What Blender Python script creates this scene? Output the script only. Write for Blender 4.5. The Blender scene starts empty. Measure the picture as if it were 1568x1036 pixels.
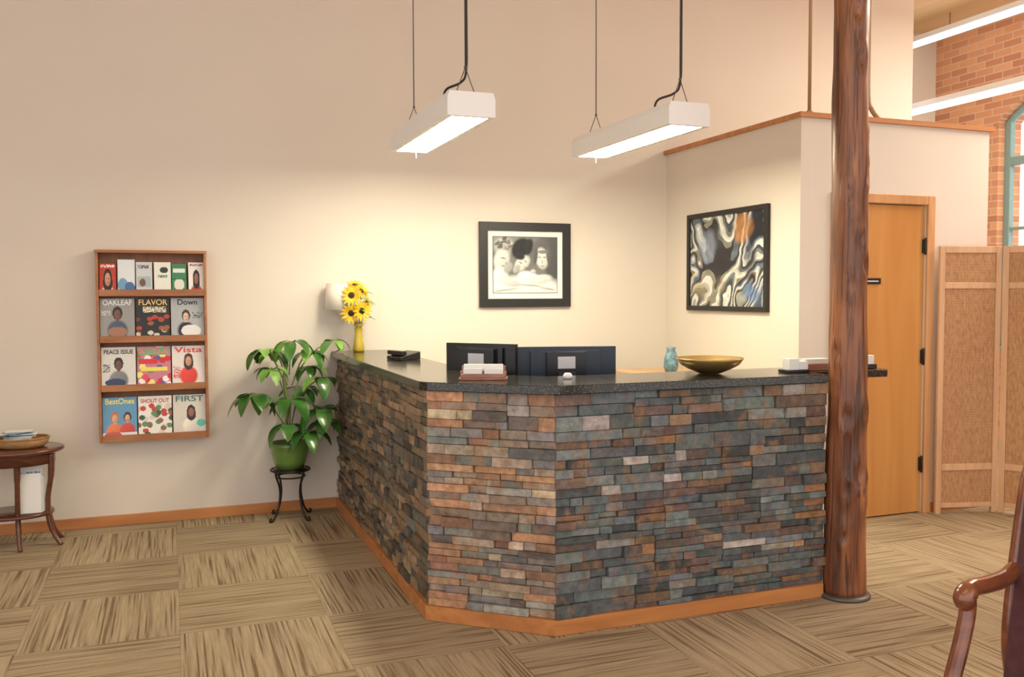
import bpy, math, random
import numpy as np
from mathutils import Vector, Matrix
random.seed(7); rng=np.random.RandomState(5)
S=bpy.context.scene
S.view_settings.view_transform='Standard'
try: S.view_settings.look='None'
except Exception: pass

# ------------------------------------------------------------ materials
def nt(name):
    m=bpy.data.materials.new(name); m.use_nodes=True
    t=m.node_tree; b=t.nodes['Principled BSDF']; return m,t,b
def N(t,kind,**kw):
    n=t.nodes.new(kind)
    for k,v in kw.items(): setattr(n,k,v)
    return n
def sset(b,k,v):
    if k in b.inputs: b.inputs[k].default_value=v
def plain(name,col,rough=.5,metal=0,spec=.5,noise=0,nscale=8,bump=0,bscale=60,emit=None,es=0,trans=0,coat=0,alpha=1):
    m,t,b=nt(name)
    sset(b,'Base Color',(*col,1)); sset(b,'Roughness',rough); sset(b,'Metallic',metal)
    sset(b,'Specular IOR Level',spec); sset(b,'Transmission Weight',trans); sset(b,'Coat Weight',coat)
    sset(b,'Alpha',alpha)
    tc=N(t,'ShaderNodeTexCoord')
    if noise:
        n=N(t,'ShaderNodeTexNoise'); n.inputs['Scale'].default_value=nscale; n.inputs['Detail'].default_value=4
        t.links.new(tc.outputs['Object'],n.inputs['Vector'])
        r=N(t,'ShaderNodeValToRGB')
        r.color_ramp.elements[0].position=.3; r.color_ramp.elements[1].position=.7
        r.color_ramp.elements[0].color=(*[c*(1-noise) for c in col],1)
        r.color_ramp.elements[1].color=(*[min(1,c*(1+noise)) for c in col],1)
        t.links.new(n.outputs['Fac'],r.inputs['Fac']); t.links.new(r.outputs['Color'],b.inputs['Base Color'])
    if bump:
        n=N(t,'ShaderNodeTexNoise'); n.inputs['Scale'].default_value=bscale
        t.links.new(tc.outputs['Object'],n.inputs['Vector'])
        bp=N(t,'ShaderNodeBump'); bp.inputs['Strength'].default_value=bump; bp.inputs['Distance'].default_value=.01
        t.links.new(n.outputs['Fac'],bp.inputs['Height']); t.links.new(bp.outputs['Normal'],b.inputs['Normal'])
    if emit:
        sset(b,'Emission Color',(*emit,1)); sset(b,'Emission Strength',es)
    return m
def wood(name,c1,c2,axis='z',scale=14,stretch=.08,rough=.4,coat=0,knots=0):
    m,t,b=nt(name); tc=N(t,'ShaderNodeTexCoord'); mp=N(t,'ShaderNodeMapping')
    sc=[scale]*3; sc['xyz'.index(axis)]=scale*stretch; mp.inputs['Scale'].default_value=sc
    t.links.new(tc.outputs['Object'],mp.inputs['Vector'])
    n=N(t,'ShaderNodeTexNoise'); n.inputs['Scale'].default_value=1; n.inputs['Detail'].default_value=6; n.inputs['Distortion'].default_value=1.2
    t.links.new(mp.outputs['Vector'],n.inputs['Vector'])
    r=N(t,'ShaderNodeValToRGB'); r.color_ramp.elements[0].position=.32; r.color_ramp.elements[1].position=.68
    r.color_ramp.elements[0].color=(*c1,1); r.color_ramp.elements[1].color=(*c2,1)
    t.links.new(n.outputs['Fac'],r.inputs['Fac'])
    out=r.outputs['Color']; hgt=n.outputs['Fac']
    if knots:
        n3=N(t,'ShaderNodeTexNoise'); mp3=N(t,'ShaderNodeMapping'); mp3.inputs['Scale'].default_value=(60,60,2.4)
        t.links.new(tc.outputs['Object'],mp3.inputs['Vector']); t.links.new(mp3.outputs['Vector'],n3.inputs['Vector']); n3.inputs['Scale'].default_value=1; n3.inputs['Detail'].default_value=5; n3.inputs['Distortion'].default_value=.8
        r3=N(t,'ShaderNodeValToRGB'); e=r3.color_ramp.elements; e[0].position=.36; e[0].color=(.25,.2,.18,1); e[1].position=.5; e[1].color=(1,1,1,1)
        t.links.new(n3.outputs['Fac'],r3.inputs['Fac'])
        mu=N(t,'ShaderNodeMixRGB',blend_type='MULTIPLY'); mu.inputs['Fac'].default_value=.85
        t.links.new(out,mu.inputs['Color1']); t.links.new(r3.outputs['Color'],mu.inputs['Color2']); out=mu.outputs['Color']; hgt=n3.outputs['Fac']
        # broad weathering
        n5=N(t,'ShaderNodeTexNoise'); mp5=N(t,'ShaderNodeMapping'); mp5.inputs['Scale'].default_value=(9,9,1.6)
        t.links.new(tc.outputs['Object'],mp5.inputs['Vector']); t.links.new(mp5.outputs['Vector'],n5.inputs['Vector']); n5.inputs['Scale'].default_value=1; n5.inputs['Detail'].default_value=4
        r5=N(t,'ShaderNodeValToRGB'); e=r5.color_ramp.elements; e[0].position=.38; e[0].color=(.5,.45,.42,1); e[1].position=.58; e[1].color=(1.05,1.05,1.05,1)
        t.links.new(n5.outputs['Fac'],r5.inputs['Fac'])
        mu5=N(t,'ShaderNodeMixRGB',blend_type='MULTIPLY'); mu5.inputs['Fac'].default_value=1
        t.links.new(out,mu5.inputs['Color1']); t.links.new(r5.outputs['Color'],mu5.inputs['Color2']); out=mu5.outputs['Color']
        v=N(t,'ShaderNodeTexVoronoi'); mp2=N(t,'ShaderNodeMapping'); mp2.inputs['Scale'].default_value=(6,6,2.4)
        t.links.new(tc.outputs['Object'],mp2.inputs['Vector'])
        va=N(t,'ShaderNodeVectorMath',operation='ADD'); sc_=N(t,'ShaderNodeVectorMath',operation='SCALE'); sc_.inputs['Scale'].default_value=.35
        t.links.new(n.outputs['Color'],sc_.inputs[0]); t.links.new(sc_.outputs[0],va.inputs[0]); t.links.new(mp2.outputs['Vector'],va.inputs[1])
        t.links.new(va.outputs[0],v.inputs['Vector']); v.inputs['Scale'].default_value=1
        rr=N(t,'ShaderNodeValToRGB'); e=rr.color_ramp.elements
        e[0].position=.06; e[0].color=(1,1,1,1); e[1].position=.27; e[1].color=(0,0,0,1)
        t.links.new(v.outputs['Distance'],rr.inputs['Fac'])
        mx=N(t,'ShaderNodeMixRGB'); mx.inputs['Color2'].default_value=(*[c*.25 for c in c1],1)
        t.links.new(rr.outputs['Color'],mx.inputs['Fac']); t.links.new(out,mx.inputs['Color1']); out=mx.outputs['Color']
    t.links.new(out,b.inputs['Base Color'])
    bp=N(t,'ShaderNodeBump'); bp.inputs['Strength'].default_value=.5 if knots else .15; bp.inputs['Distance'].default_value=.006
    t.links.new(hgt,bp.inputs['Height']); t.links.new(bp.outputs['Normal'],b.inputs['Normal'])
    sset(b,'Roughness',rough); sset(b,'Coat Weight',coat); sset(b,'Coat Roughness',.2)
    return m
def vcol(name,rough=.5,noise=0,nscale=30,bump=0,coat=0,rust=None):
    m,t,b=nt(name); a=N(t,'ShaderNodeAttribute'); a.attribute_name='Col'
    out=a.outputs['Color']
    if noise:
        tc=N(t,'ShaderNodeTexCoord'); n=N(t,'ShaderNodeTexNoise'); n.inputs['Scale'].default_value=nscale; n.inputs['Detail'].default_value=8; n.inputs['Roughness'].default_value=.65
        t.links.new(tc.outputs['Object'],n.inputs['Vector'])
        if rust:
            n2=N(t,'ShaderNodeTexNoise'); n2.inputs['Scale'].default_value=11; n2.inputs['Detail'].default_value=5; n2.inputs['Distortion'].default_value=.8
            t.links.new(tc.outputs['Object'],n2.inputs['Vector']); rr=N(t,'ShaderNodeMapRange'); rr.inputs['From Min'].default_value=.52; rr.inputs['From Max'].default_value=.66; rr.inputs['To Max'].default_value=.6
            t.links.new(n2.outputs['Fac'],rr.inputs['Value']); mx=N(t,'ShaderNodeMixRGB'); mx.inputs['Color2'].default_value=(*rust,1)
            t.links.new(rr.outputs['Result'],mx.inputs['Fac']); t.links.new(out,mx.inputs['Color1']); out=mx.outputs['Color']
        mr=N(t,'ShaderNodeMapRange'); mr.inputs['From Min'].default_value=.25; mr.inputs['From Max'].default_value=.75
        mr.inputs['To Min'].default_value=1-noise; mr.inputs['To Max'].default_value=1+noise
        t.links.new(n.outputs['Fac'],mr.inputs['Value'])
        vm=N(t,'ShaderNodeVectorMath',operation='SCALE'); t.links.new(out,vm.inputs[0]); t.links.new(mr.outputs['Result'],vm.inputs['Scale'])
        out=vm.outputs['Vector']
        if bump:
            bp=N(t,'ShaderNodeBump'); bp.inputs['Strength'].default_value=bump; bp.inputs['Distance'].default_value=.01
            t.links.new(n.outputs['Fac'],bp.inputs['Height']); t.links.new(bp.outputs['Normal'],b.inputs['Normal'])
    t.links.new(out,b.inputs['Base Color']); sset(b,'Roughness',rough); sset(b,'Coat Weight',coat)
    return m

# ------------------------------------------------------------ mesh builder
class B:
    def __init__(s): s.v=[];s.f=[];s.m=[];s.sm=[];s.c=[];s.mats=[];s.usec=False
    def mi(s,m):
        if m not in s.mats: s.mats.append(m)
        return s.mats.index(m)
    def add(s,vs,fs,m,smooth=False,col=None):
        o=len(s.v); s.v+= [tuple(x) for x in vs]; k=s.mi(m)
        for f in fs:
            s.f.append(tuple(i+o for i in f)); s.m.append(k); s.sm.append(smooth)
            s.c.append(col if col is not None else (.5,.5,.5))
        if col is not None: s.usec=True
    def box(s,lo,hi,m,M=None,col=None):
        x0,y0,z0=lo;x1,y1,z1=hi
        vs=[Vector(p) for p in [(x0,y0,z0),(x1,y0,z0),(x1,y1,z0),(x0,y1,z0),(x0,y0,z1),(x1,y0,z1),(x1,y1,z1),(x0,y1,z1)]]
        if M is not None: vs=[M@p for p in vs]
        s.add(vs,[(0,3,2,1),(4,5,6,7),(0,1,5,4),(1,2,6,5),(2,3,7,6),(3,0,4,7)],m,col=col)
    def prism(s,pts,z0,z1,m,M=None,smooth=False):
        n=len(pts); a=sum(pts[i][0]*pts[(i+1)%n][1]-pts[(i+1)%n][0]*pts[i][1] for i in range(n))
        if a<0: pts=pts[::-1]
        vs=[Vector((p[0],p[1],z0)) for p in pts]+[Vector((p[0],p[1],z1)) for p in pts]
        if M is not None: vs=[M@p for p in vs]
        s.add(vs,[tuple(range(n))[::-1],tuple(range(n,2*n))]+[(i,(i+1)%n,n+(i+1)%n,n+i) for i in range(n)],m,smooth)
    def tube(s,path,rad,m,seg=12,cap=True,flat=1.0):
        P=[Vector(p) for p in path]; n=len(P)
        R=rad if isinstance(rad,(list,tuple)) else [rad]*n
        T=[(P[min(i+1,n-1)]-P[max(i-1,0)]).normalized() for i in range(n)]
        up=Vector((0,0,1)) if abs(T[0].z)<.9 else Vector((1,0,0))
        X=T[0].cross(up).normalized(); vs=[]
        for i in range(n):
            X=(X-T[i]*X.dot(T[i])).normalized(); Y=T[i].cross(X)
            for k in range(seg):
                a=2*math.pi*k/seg; vs.append(P[i]+(X*math.cos(a)+Y*math.sin(a)*flat)*R[i])
        fs=[(i*seg+k,i*seg+(k+1)%seg,(i+1)*seg+(k+1)%seg,(i+1)*seg+k) for i in range(n-1) for k in range(seg)]
        if cap: fs+=[tuple(range(seg))[::-1],tuple(range((n-1)*seg,n*seg))]
        s.add(vs,fs,m,True)
    def lathe(s,prof,c,m,seg=32,M=None,sx=1,sy=1):
        vs=[];n=len(prof)
        for r,z in prof:
            for k in range(seg):
                a=2*math.pi*k/seg; p=Vector((r*math.cos(a)*sx,r*math.sin(a)*sy,z))
                if M is not None: p=M@p
                vs.append(p+Vector(c))
        fs=[(i*seg+k,i*seg+(k+1)%seg,(i+1)*seg+(k+1)%seg,(i+1)*seg+k) for i in range(n-1) for k in range(seg)]
        s.add(vs,fs,m,True)
    def ball(s,c,r,m,seg=16,sc=(1,1,1),M=None):
        prof=[(max(1e-4,r*math.sin(math.pi*i/10)),-r*math.cos(math.pi*i/10)*sc[2]) for i in range(11)]
        s.lathe(prof,c,m,seg,M,sc[0],sc[1])
    def leaf(s,base,d,up,L,W,m,droop=.3,fold=.15,n=7,tip=1.0,curl=0):
        d=Vector(d).normalized(); up=Vector(up); side=d.cross(up).normalized(); up=side.cross(d).normalized()
        vs=[];p=Vector(base);dd=d.copy()
        for i in range(n+1):
            t=i/n; w=W*.5*(math.sin(math.pi*min(1,t**.8*.97+.02))**.85)
            u2=side.cross(dd).normalized()
            vs+=[p-side*w+u2*fold*w*2,p,p+side*w+u2*fold*w*2]
            p=p+dd*L/n; dd=(dd+Vector((0,0,-1))*droop/n*2).normalized()
        fs=[]
        for i in range(n):
            a=i*3; fs+=[(a,a+1,a+4,a+3),(a+1,a+2,a+5,a+4)]
        s.add(vs,fs,m,True)
    def canvas(s,img,O,ux,uz,m):
        H,W,_=img.shape; O=Vector(O);ux=Vector(ux);uz=Vector(uz)
        o=len(s.v)
        for j in range(H+1):
            for i in range(W+1): s.v.append(tuple(O+ux*(i/W)+uz*(1-j/H)))
        k=s.mi(m); s.usec=True
        for j in range(H):
            for i in range(W):
                a=o+j*(W+1)+i; s.f.append((a+W+1,a+W+2,a+1,a)); s.m.append(k); s.sm.append(False); s.c.append(tuple(float(q) for q in img[j,i]))
    def done(s,name,bevel=0,parent=None,seg=2,recalc=True):
        xs=np.array(s.v); c=(xs.min(0)+xs.max(0))/2; c[2]=xs[:,2].min()
        me=bpy.data.meshes.new(name); me.from_pydata([tuple(p) for p in (xs-c)],[],s.f)
        for m in s.mats: me.materials.append(m)
        me.polygons.foreach_set('material_index',s.m); me.polygons.foreach_set('use_smooth',s.sm)
        if s.usec:
            a=me.color_attributes.new('Col','FLOAT_COLOR','CORNER'); d=[]
            for f,col in zip(s.f,s.c): d+= [col[0],col[1],col[2],1.]*len(f)
            a.data.foreach_set('color',d)
        me.update(); o=bpy.data.objects.new(name,me); o.location=c; S.collection.objects.link(o)
        if bevel:
            b=o.modifiers.new('bevel','BEVEL'); b.width=bevel; b.segments=seg; b.limit_method='ANGLE'; b.angle_limit=math.radians(50)
        if parent:
            bpy.context.view_layer.update(); o.parent=parent; o.matrix_parent_inverse=parent.matrix_world.inverted()
        return o
def empty(name,loc):
    e=bpy.data.objects.new(name,None); e.location=loc; S.collection.objects.link(e); bpy.context.view_layer.update(); return e
def rotz(a,c): return Matrix.Translation(Vector(c))@Matrix.Rotation(a,4,'Z')@Matrix.Translation(-Vector(c))
def smooth_path(pts,n=6):
    P=[Vector(p) for p in pts]; out=[]
    for i in range(len(P)-1):
        p0=P[max(i-1,0)];p1=P[i];p2=P[i+1];p3=P[min(i+2,len(P)-1)]
        for k in range(n):
            t=k/n; out.append(.5*((2*p1)+(p2-p0)*t+(2*p0-5*p1+4*p2-p3)*t*t+(3*p1-p0-3*p2+p3)*t**3))
    out.append(P[-1]); return out

# ------------------------------------------------------------ painter
def lin(c): return np.array([(x/255)**2.2 for x in c])
class Img:
    def __init__(s,w,h,bg): s.a=np.ones((h,w,3))*lin(bg); s.w=w;s.h=h; s.Y,s.X=np.mgrid[0:h,0:w]; s.X=(s.X+.5)/w; s.Y=(s.Y+.5)/h
    def rect(s,x0,y0,x1,y1,c): s.a[(s.X>=x0)&(s.X<x1)&(s.Y>=y0)&(s.Y<y1)]=lin(c); return s
    def ell(s,cx,cy,rx,ry,c,rot=0):
        dx=s.X-cx;dy=s.Y-cy; ca,sa=math.cos(rot),math.sin(rot)
        s.a[((dx*ca+dy*sa)/rx)**2+((-dx*sa+dy*ca)/ry)**2<1]=lin(c); return s
    def soft(s,cx,cy,rx,ry,c,rot=0,edge=.35,shade=.35,lx=-.5,ly=-.5):
        dx=s.X-cx;dy=s.Y-cy; ca,sa=math.cos(rot),math.sin(rot)
        u=(dx*ca+dy*sa)/rx; v=(-dx*sa+dy*ca)/ry; d=np.sqrt(u*u+v*v)
        al=np.clip((1-d)/edge,0,1)[...,None]; sh=(1+shade*np.clip(dx/rx*lx+dy/ry*ly,-1,1))[...,None]
        s.a=s.a*(1-al)+lin(c)*sh*al; return s
    def text(s,x0,y0,x1,y1,c,dens=.7):
        msk=(s.X>=x0)&(s.X<x1)&(s.Y>=y0)&(s.Y<y1)&(rng.rand(s.h,s.w)<dens); s.a[msk]=lin(c); return s
    def noise(s,k): s.a*=1+k*(rng.rand(s.h,s.w,1)-.5); return s
def fld(X,Y,seed,fr,n=8):
    r=np.random.RandomState(seed); o=0
    for i in range(n):
        a=r.rand()*6.28; f=fr*(.5+r.rand()); o=o+np.sin((X*math.cos(a)+Y*math.sin(a))*f+r.rand()*6.28)
    return o/math.sqrt(n)

# ------------------------------------------------------------ shared mats
M_wall=plain('wall_paint',(.73,.665,.59),.85,noise=.02,nscale=1.5,bump=.05,bscale=120)
M_ceil=wood('ceiling_wood',(.72,.53,.28),(.85,.66,.40),'y',3,.1,.7)
M_base=wood('oak_trim',(.42,.16,.05),(.58,.25,.08),'x',10,.1,.4)
M_cas=wood('door_casing_wood',(.52,.25,.10),(.68,.38,.18),'z',12,.08,.4)
M_door=wood('door_wood',(.54,.24,.06),(.66,.33,.10),'z',5,.12,.35,coat=.2)
M_white=plain('white_metal',(.88,.88,.88),.35)
M_black=plain('black_paint',(.012,.012,.014),.35)
M_dark=plain('dark_metal',(.03,.025,.02),.35,metal=.6)
M_vc=vcol('printed_paper',.45)
M_print=vcol('glossy_print',.35)
M_paper=plain('paper_white',(.8,.79,.76),.6)

def carpet():
    m,t,b=nt('carpet_tile'); T=.64
    g=N(t,'ShaderNodeNewGeometry'); sx=N(t,'ShaderNodeSeparateXYZ'); t.links.new(g.outputs['Position'],sx.inputs[0])
    def mth(op,a,bv=None,c=None):
        n=N(t,'ShaderNodeMath',operation=op)
        for i,q in enumerate((a,bv,c)):
            if q is None: continue
            if isinstance(q,(int,float)): n.inputs[i].default_value=q
            else: t.links.new(q,n.inputs[i])
        return n.outputs[0]
    X=mth('DIVIDE',mth('ADD',sx.outputs['X'],1.07+T*40),T); Y=mth('DIVIDE',mth('ADD',sx.outputs['Y'],.86+T*40),T)
    fx=mth('FLOOR',X);fy=mth('FLOOR',Y); par=mth('MODULO',mth('ADD',fx,fy),2.0)
    inv=mth('SUBTRACT',1.0,par)
    ac=mth('ADD',mth('MULTIPLY',X,par),mth('MULTIPLY',Y,inv)); al=mth('ADD',mth('MULTIPLY',Y,par),mth('MULTIPLY',X,inv))
    zz=mth('ADD',mth('MULTIPLY',fx,7.3),mth('MULTIPLY',fy,3.1))
    def noise(a_,fl,det,rough,z=zz):
        cv=N(t,'ShaderNodeCombineXYZ'); t.links.new(a_,cv.inputs[0]); t.links.new(mth('MULTIPLY',al,fl),cv.inputs[1]); t.links.new(z,cv.inputs[2])
        n=N(t,'ShaderNodeTexNoise'); n.inputs['Scale'].default_value=1; n.inputs['Detail'].default_value=det; n.inputs['Roughness'].default_value=rough
        t.links.new(cv.outputs[0],n.inputs['Vector']); return n.outputs['Fac']
    li=mth('MULTIPLY',mth('FLOOR',mth('MULTIPLY',ac,84.)),5.37)
    n1=noise(li,1.3,0,.5); n2=noise(mth('MULTIPLY',ac,9.),1.2,1,.5); n3=noise(mth('MULTIPLY',ac,200.),90.,1,.5)
    li2=mth('MULTIPLY',mth('FLOOR',mth('MULTIPLY',ac,150.)),3.71); n4=noise(li2,5.,0,.5)
    base=N(t,'ShaderNodeValToRGB'); e=base.color_ramp.elements; e[0].position=.3;e[0].color=(.37,.29,.195,1);e[1].position=.7;e[1].color=(.44,.355,.245,1)
    t.links.new(n4,base.inputs['Fac'])
    r=N(t,'ShaderNodeValToRGB'); e=r.color_ramp.elements; e[0].position=.28;e[0].color=(.50,.45,.41,1);e[1].position=.62;e[1].color=(1.08,1.08,1.07,1)
    q=e.new(.38);q.color=(.80,.78,.75,1); q=e.new(.46);q.color=(.97,.96,.95,1)
    t.links.new(n1,r.inputs['Fac'])
    mu=N(t,'ShaderNodeMixRGB',blend_type='MULTIPLY'); mu.inputs['Fac'].default_value=1; t.links.new(base.outputs[0],mu.inputs['Color1']); t.links.new(r.outputs[0],mu.inputs['Color2'])
    wn=N(t,'ShaderNodeTexWhiteNoise',noise_dimensions='2D'); c2=N(t,'ShaderNodeCombineXYZ'); t.links.new(fx,c2.inputs[0]);t.links.new(fy,c2.inputs[1]); t.links.new(c2.outputs[0],wn.inputs['Vector'])
    k=mth('ADD',mth('MULTIPLY',wn.outputs['Value'],.08),mth('ADD',mth('MULTIPLY',par,.04),.64))
    k=mth('ADD',k,mth('ADD',mth('MULTIPLY',n3,.35),mth('MULTIPLY',n2,.12)))
    frx=mth('FRACT',X);fry=mth('FRACT',Y)
    sm=mth('MINIMUM',mth('MINIMUM',frx,fry),mth('MINIMUM',mth('SUBTRACT',1.0,frx),mth('SUBTRACT',1.0,fry)))
    s2=mth('ADD',mth('MULTIPLY',mth('GREATER_THAN',sm,.005),.12),.88)
    vm=N(t,'ShaderNodeVectorMath',operation='SCALE'); t.links.new(mu.outputs['Color'],vm.inputs[0]); t.links.new(mth('MULTIPLY',k,s2),vm.inputs['Scale'])
    t.links.new(vm.outputs[0],b.inputs['Base Color']); sset(b,'Roughness',.95); sset(b,'Specular IOR Level',.1)
    bp=N(t,'ShaderNodeBump'); bp.inputs['Strength'].default_value=.25; bp.inputs['Distance'].default_value=.004
    t.links.new(n3,bp.inputs['Height']); t.links.new(bp.outputs['Normal'],b.inputs['Normal'])
    return m
M_carpet=carpet()
def brick():
    m,t,b=nt('brick_masonry'); g=N(t,'ShaderNodeNewGeometry'); sx=N(t,'ShaderNodeSeparateXYZ'); t.links.new(g.outputs['Position'],sx.inputs[0])
    cv=N(t,'ShaderNodeCombineXYZ'); t.links.new(sx.outputs['Y'],cv.inputs[0]); t.links.new(sx.outputs['Z'],cv.inputs[1])
    br=N(t,'ShaderNodeTexBrick'); br.inputs['Scale'].default_value=1; br.inputs['Brick Width'].default_value=.21; br.inputs['Row Height'].default_value=.07; br.inputs['Mortar Size'].default_value=.005
    br.inputs['Color1'].default_value=(.74,.38,.20,1); br.inputs['Color2'].default_value=(.52,.22,.12,1); br.inputs['Mortar'].default_value=(.66,.48,.36,1)
    t.links.new(cv.outputs[0],br.inputs['Vector']); t.links.new(br.outputs['Color'],b.inputs['Base Color']); sset(b,'Roughness',.9)
    return m
M_brick=brick()

# ------------------------------------------------------------ room shell
CZ=4.2; YB=-8.5; XL=-4.5; XR=6.6
b=B(); b.box((XL,YB,-.1),(XR+.3,2.0,0),M_carpet); b.done('floor')
b=B(); b.box((XL,YB,CZ),(XR+.3,2.0,CZ+.15),M_ceil)
b.done('ceiling')
b=B(); b.box((XL,0,0),(5.06,.2,CZ),M_wall); b.done('wall_back')
b=B(); b.box((4.6,1.25,0),(XR+.3,1.45,CZ),M_wall); b.box((5.05,1.13,0),(5.62,1.25,CZ),M_wall); b.done('wall_far')
b=B(); b.box((XL-.2,-3.0,0),(XL,.2,CZ),M_wall); b.done('wall_left')
PX,PY,PH=2.594,-1.628,2.56
b=B()
b.box((PX,PY,0),(PX+.1,0,PH),M_wall); b.done('wall_partition_side')
b=B(); DX0,DX1,DZ=2.885,3.605,2.05
b.box((PX+.1,PY,0),(DX0,PY+.1,PH),M_wall); b.box((DX1,PY,0),(4.145,PY+.1,PH),M_wall); b.box((DX0,PY,DZ),(DX1,PY+.1,PH),M_wall)
b.box((4.045,PY+.1,0),(4.145,0,PH),M_wall); b.box((PX+.1,PY+.1,2.45),(4.045,0,PH),M_wall)
b.done('wall_partition_front')
b=B(); b.box((PX-.025,PY+.12,PH),(PX+.12,-.001,PH+.03),M_base); b.box((PX-.025,PY-.025,PH),(4.17,PY+.12,PH+.03),M_base); b.done('trim_1')
b=B(); b.box((XL,-.02,0),(-.02,0,.068),M_base); b.done('baseboard_back',.003)
b=B(); b.box((PX-.018,PY,0),(PX,0,.068),M_base); b.box((PX-.018,PY-.018,0),(DX0-.06,PY,.068),M_base); b.box((DX1+.06,PY-.018,0),(4.16,PY,.068),M_base); b.done('baseboard_partition')
# door
b=B(); 
b.box((DX0+.002,PY+.012,.008),(DX1-.002,PY+.05,DZ-.005),M_door)
for z in (.33,1.05,1.78): b.box((DX1-.02,PY-.004,z-.045),(DX1-.002,PY+.012,z+.045),M_dark); b.tube([(DX1-.006,PY-.004,z-.055),(DX1-.006,PY-.004,z+.055)],.007,M_dark)
b.box((3.05,PY+.004,1.53),(3.24,PY+.012,1.57),M_black)
b.box((3.07,PY+.002,1.546),(3.22,PY+.005,1.552),M_white)
b.ball((DX0+.07,PY-.045,.98),.028,M_dark); b.tube([(DX0+.07,PY+.012,.98),(DX0+.07,PY-.04,.98)],.012,M_dark)
b.done('door_1',.002)
b=B(); 
b.box((DX0-.06,PY-.02,0),(DX0,PY,DZ+.06),M_cas); b.box((DX1,PY-.02,0),(DX1+.06,PY,DZ+.06),M_cas); b.box((DX0,PY-.02,DZ),(DX1,PY,DZ+.06),M_cas)
b.done('trim_2',.004)

# brick wall with arched window opening
WY0,WY1,WZ0,WZS,WZT=-.85,.45,.95,3.15,3.42
b=B()
b.box((XR,YB,0),(XR+.3,WY0,CZ),M_brick); b.box((XR,WY1,0),(XR+.3,1.25,CZ),M_brick); b.box((XR,WY0,0),(XR+.3,WY1,WZ0),M_brick)
n=14; arc=[(WY0+(WY1-WY0)*i/n, WZS+(WZT-WZS)*math.sin(math.pi*i/n)**.8 if 0<i<n else WZS) for i in range(n+1)]
for i in range(n):
    (ya,za),(yb,zb)=arc[i],arc[i+1]
    vs=[(XR,ya,za),(XR,yb,zb),(XR,yb,CZ),(XR,ya,CZ),(XR+.3,ya,za),(XR+.3,yb,zb),(XR+.3,yb,CZ),(XR+.3,ya,CZ)]
    b.add(vs,[(0,3,2,1),(4,5,6,7),(0,1,5,4),(3,7,6,2)],M_brick)
b.done('wall_right')
M_green=plain('teal_window_frame',(.22,.34,.32),.5)
b=B(); x0,x1=XR+.08,XR+.14
b.box((x0,WY0,WZ0),(x1,WY0+.07,WZS),M_green); b.box((x0,WY1-.07,WZ0),(x1,WY1,WZS),M_green)
b.box((x0,WY0+.07,WZ0),(x1,WY1-.07,WZ0+.08),M_green); b.box((x0,WY0+.07,2.72),(x1,WY1-.07,2.80),M_green)
for y in (-.42,.02): b.box((x0+.01,y-.015,WZ0),(x1-.01,y+.015,WZT-.03),M_green)
for z in (1.5,2.1): b.box((x0+.01,WY0,z-.015),(x1-.01,WY1,z+.015),M_green)
b.tube([(XR+.11,y,z-.03) for y,z in arc],.035,M_green,8)
b.box((XR-.04,WY0-.03,WZ0-.05),(XR+.3,WY1+.03,WZ0),M_green)
b.done('window_1',.004)

# ------------------------------------------------------------ reception desk
M_stone=vcol('slate_ledger_stone',.62,noise=.5,nscale=26,bump=.7,rust=(.29,.155,.075))
M_mort=plain('stone_backing',(.04,.035,.03),.9)
def granite():
    m,t,bb=nt('black_granite'); tc=N(t,'ShaderNodeTexCoord'); v=N(t,'ShaderNodeTexVoronoi'); v.inputs['Scale'].default_value=100
    t.links.new(tc.outputs['Object'],v.inputs['Vector']); r=N(t,'ShaderNodeValToRGB'); e=r.color_ramp.elements
    e[0].position=.15; e[0].color=(.13,.10,.055,1); e[1].position=.42; e[1].color=(.012,.013,.011,1)
    t.links.new(v.outputs['Distance'],r.inputs['Fac']); t.links.new(r.outputs['Color'],bb.inputs['Base Color']); sset(bb,'Roughness',.16); sset(bb,'Specular IOR Level',.55); return m
M_gran=granite()
M_lam=plain('desk_laminate',(.5,.42,.32),.5)
Bp=(0,-2.356);C=(.455,-2.738);D=(1.875,-2.738)
b=B()
b.prism([(0.02,-.022),(0.02,-2.347),(.462,-2.718),(1.862,-2.718),(1.862,-2.56),(.52,-2.56),(.18,-2.27),(.18,-.022)],0.0,1.045,M_mort)
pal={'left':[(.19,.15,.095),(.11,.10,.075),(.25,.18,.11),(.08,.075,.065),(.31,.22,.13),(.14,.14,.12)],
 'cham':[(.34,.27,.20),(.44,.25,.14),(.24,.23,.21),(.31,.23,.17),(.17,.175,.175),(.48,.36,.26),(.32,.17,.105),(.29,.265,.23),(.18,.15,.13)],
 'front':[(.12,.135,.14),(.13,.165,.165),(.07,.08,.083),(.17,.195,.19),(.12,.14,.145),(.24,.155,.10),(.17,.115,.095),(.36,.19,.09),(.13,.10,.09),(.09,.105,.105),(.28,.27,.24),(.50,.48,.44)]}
wts={'front':[4,4,4,3,4,2.4,2.2,1.5,2.2,3.5,.9,.35]}
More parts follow.
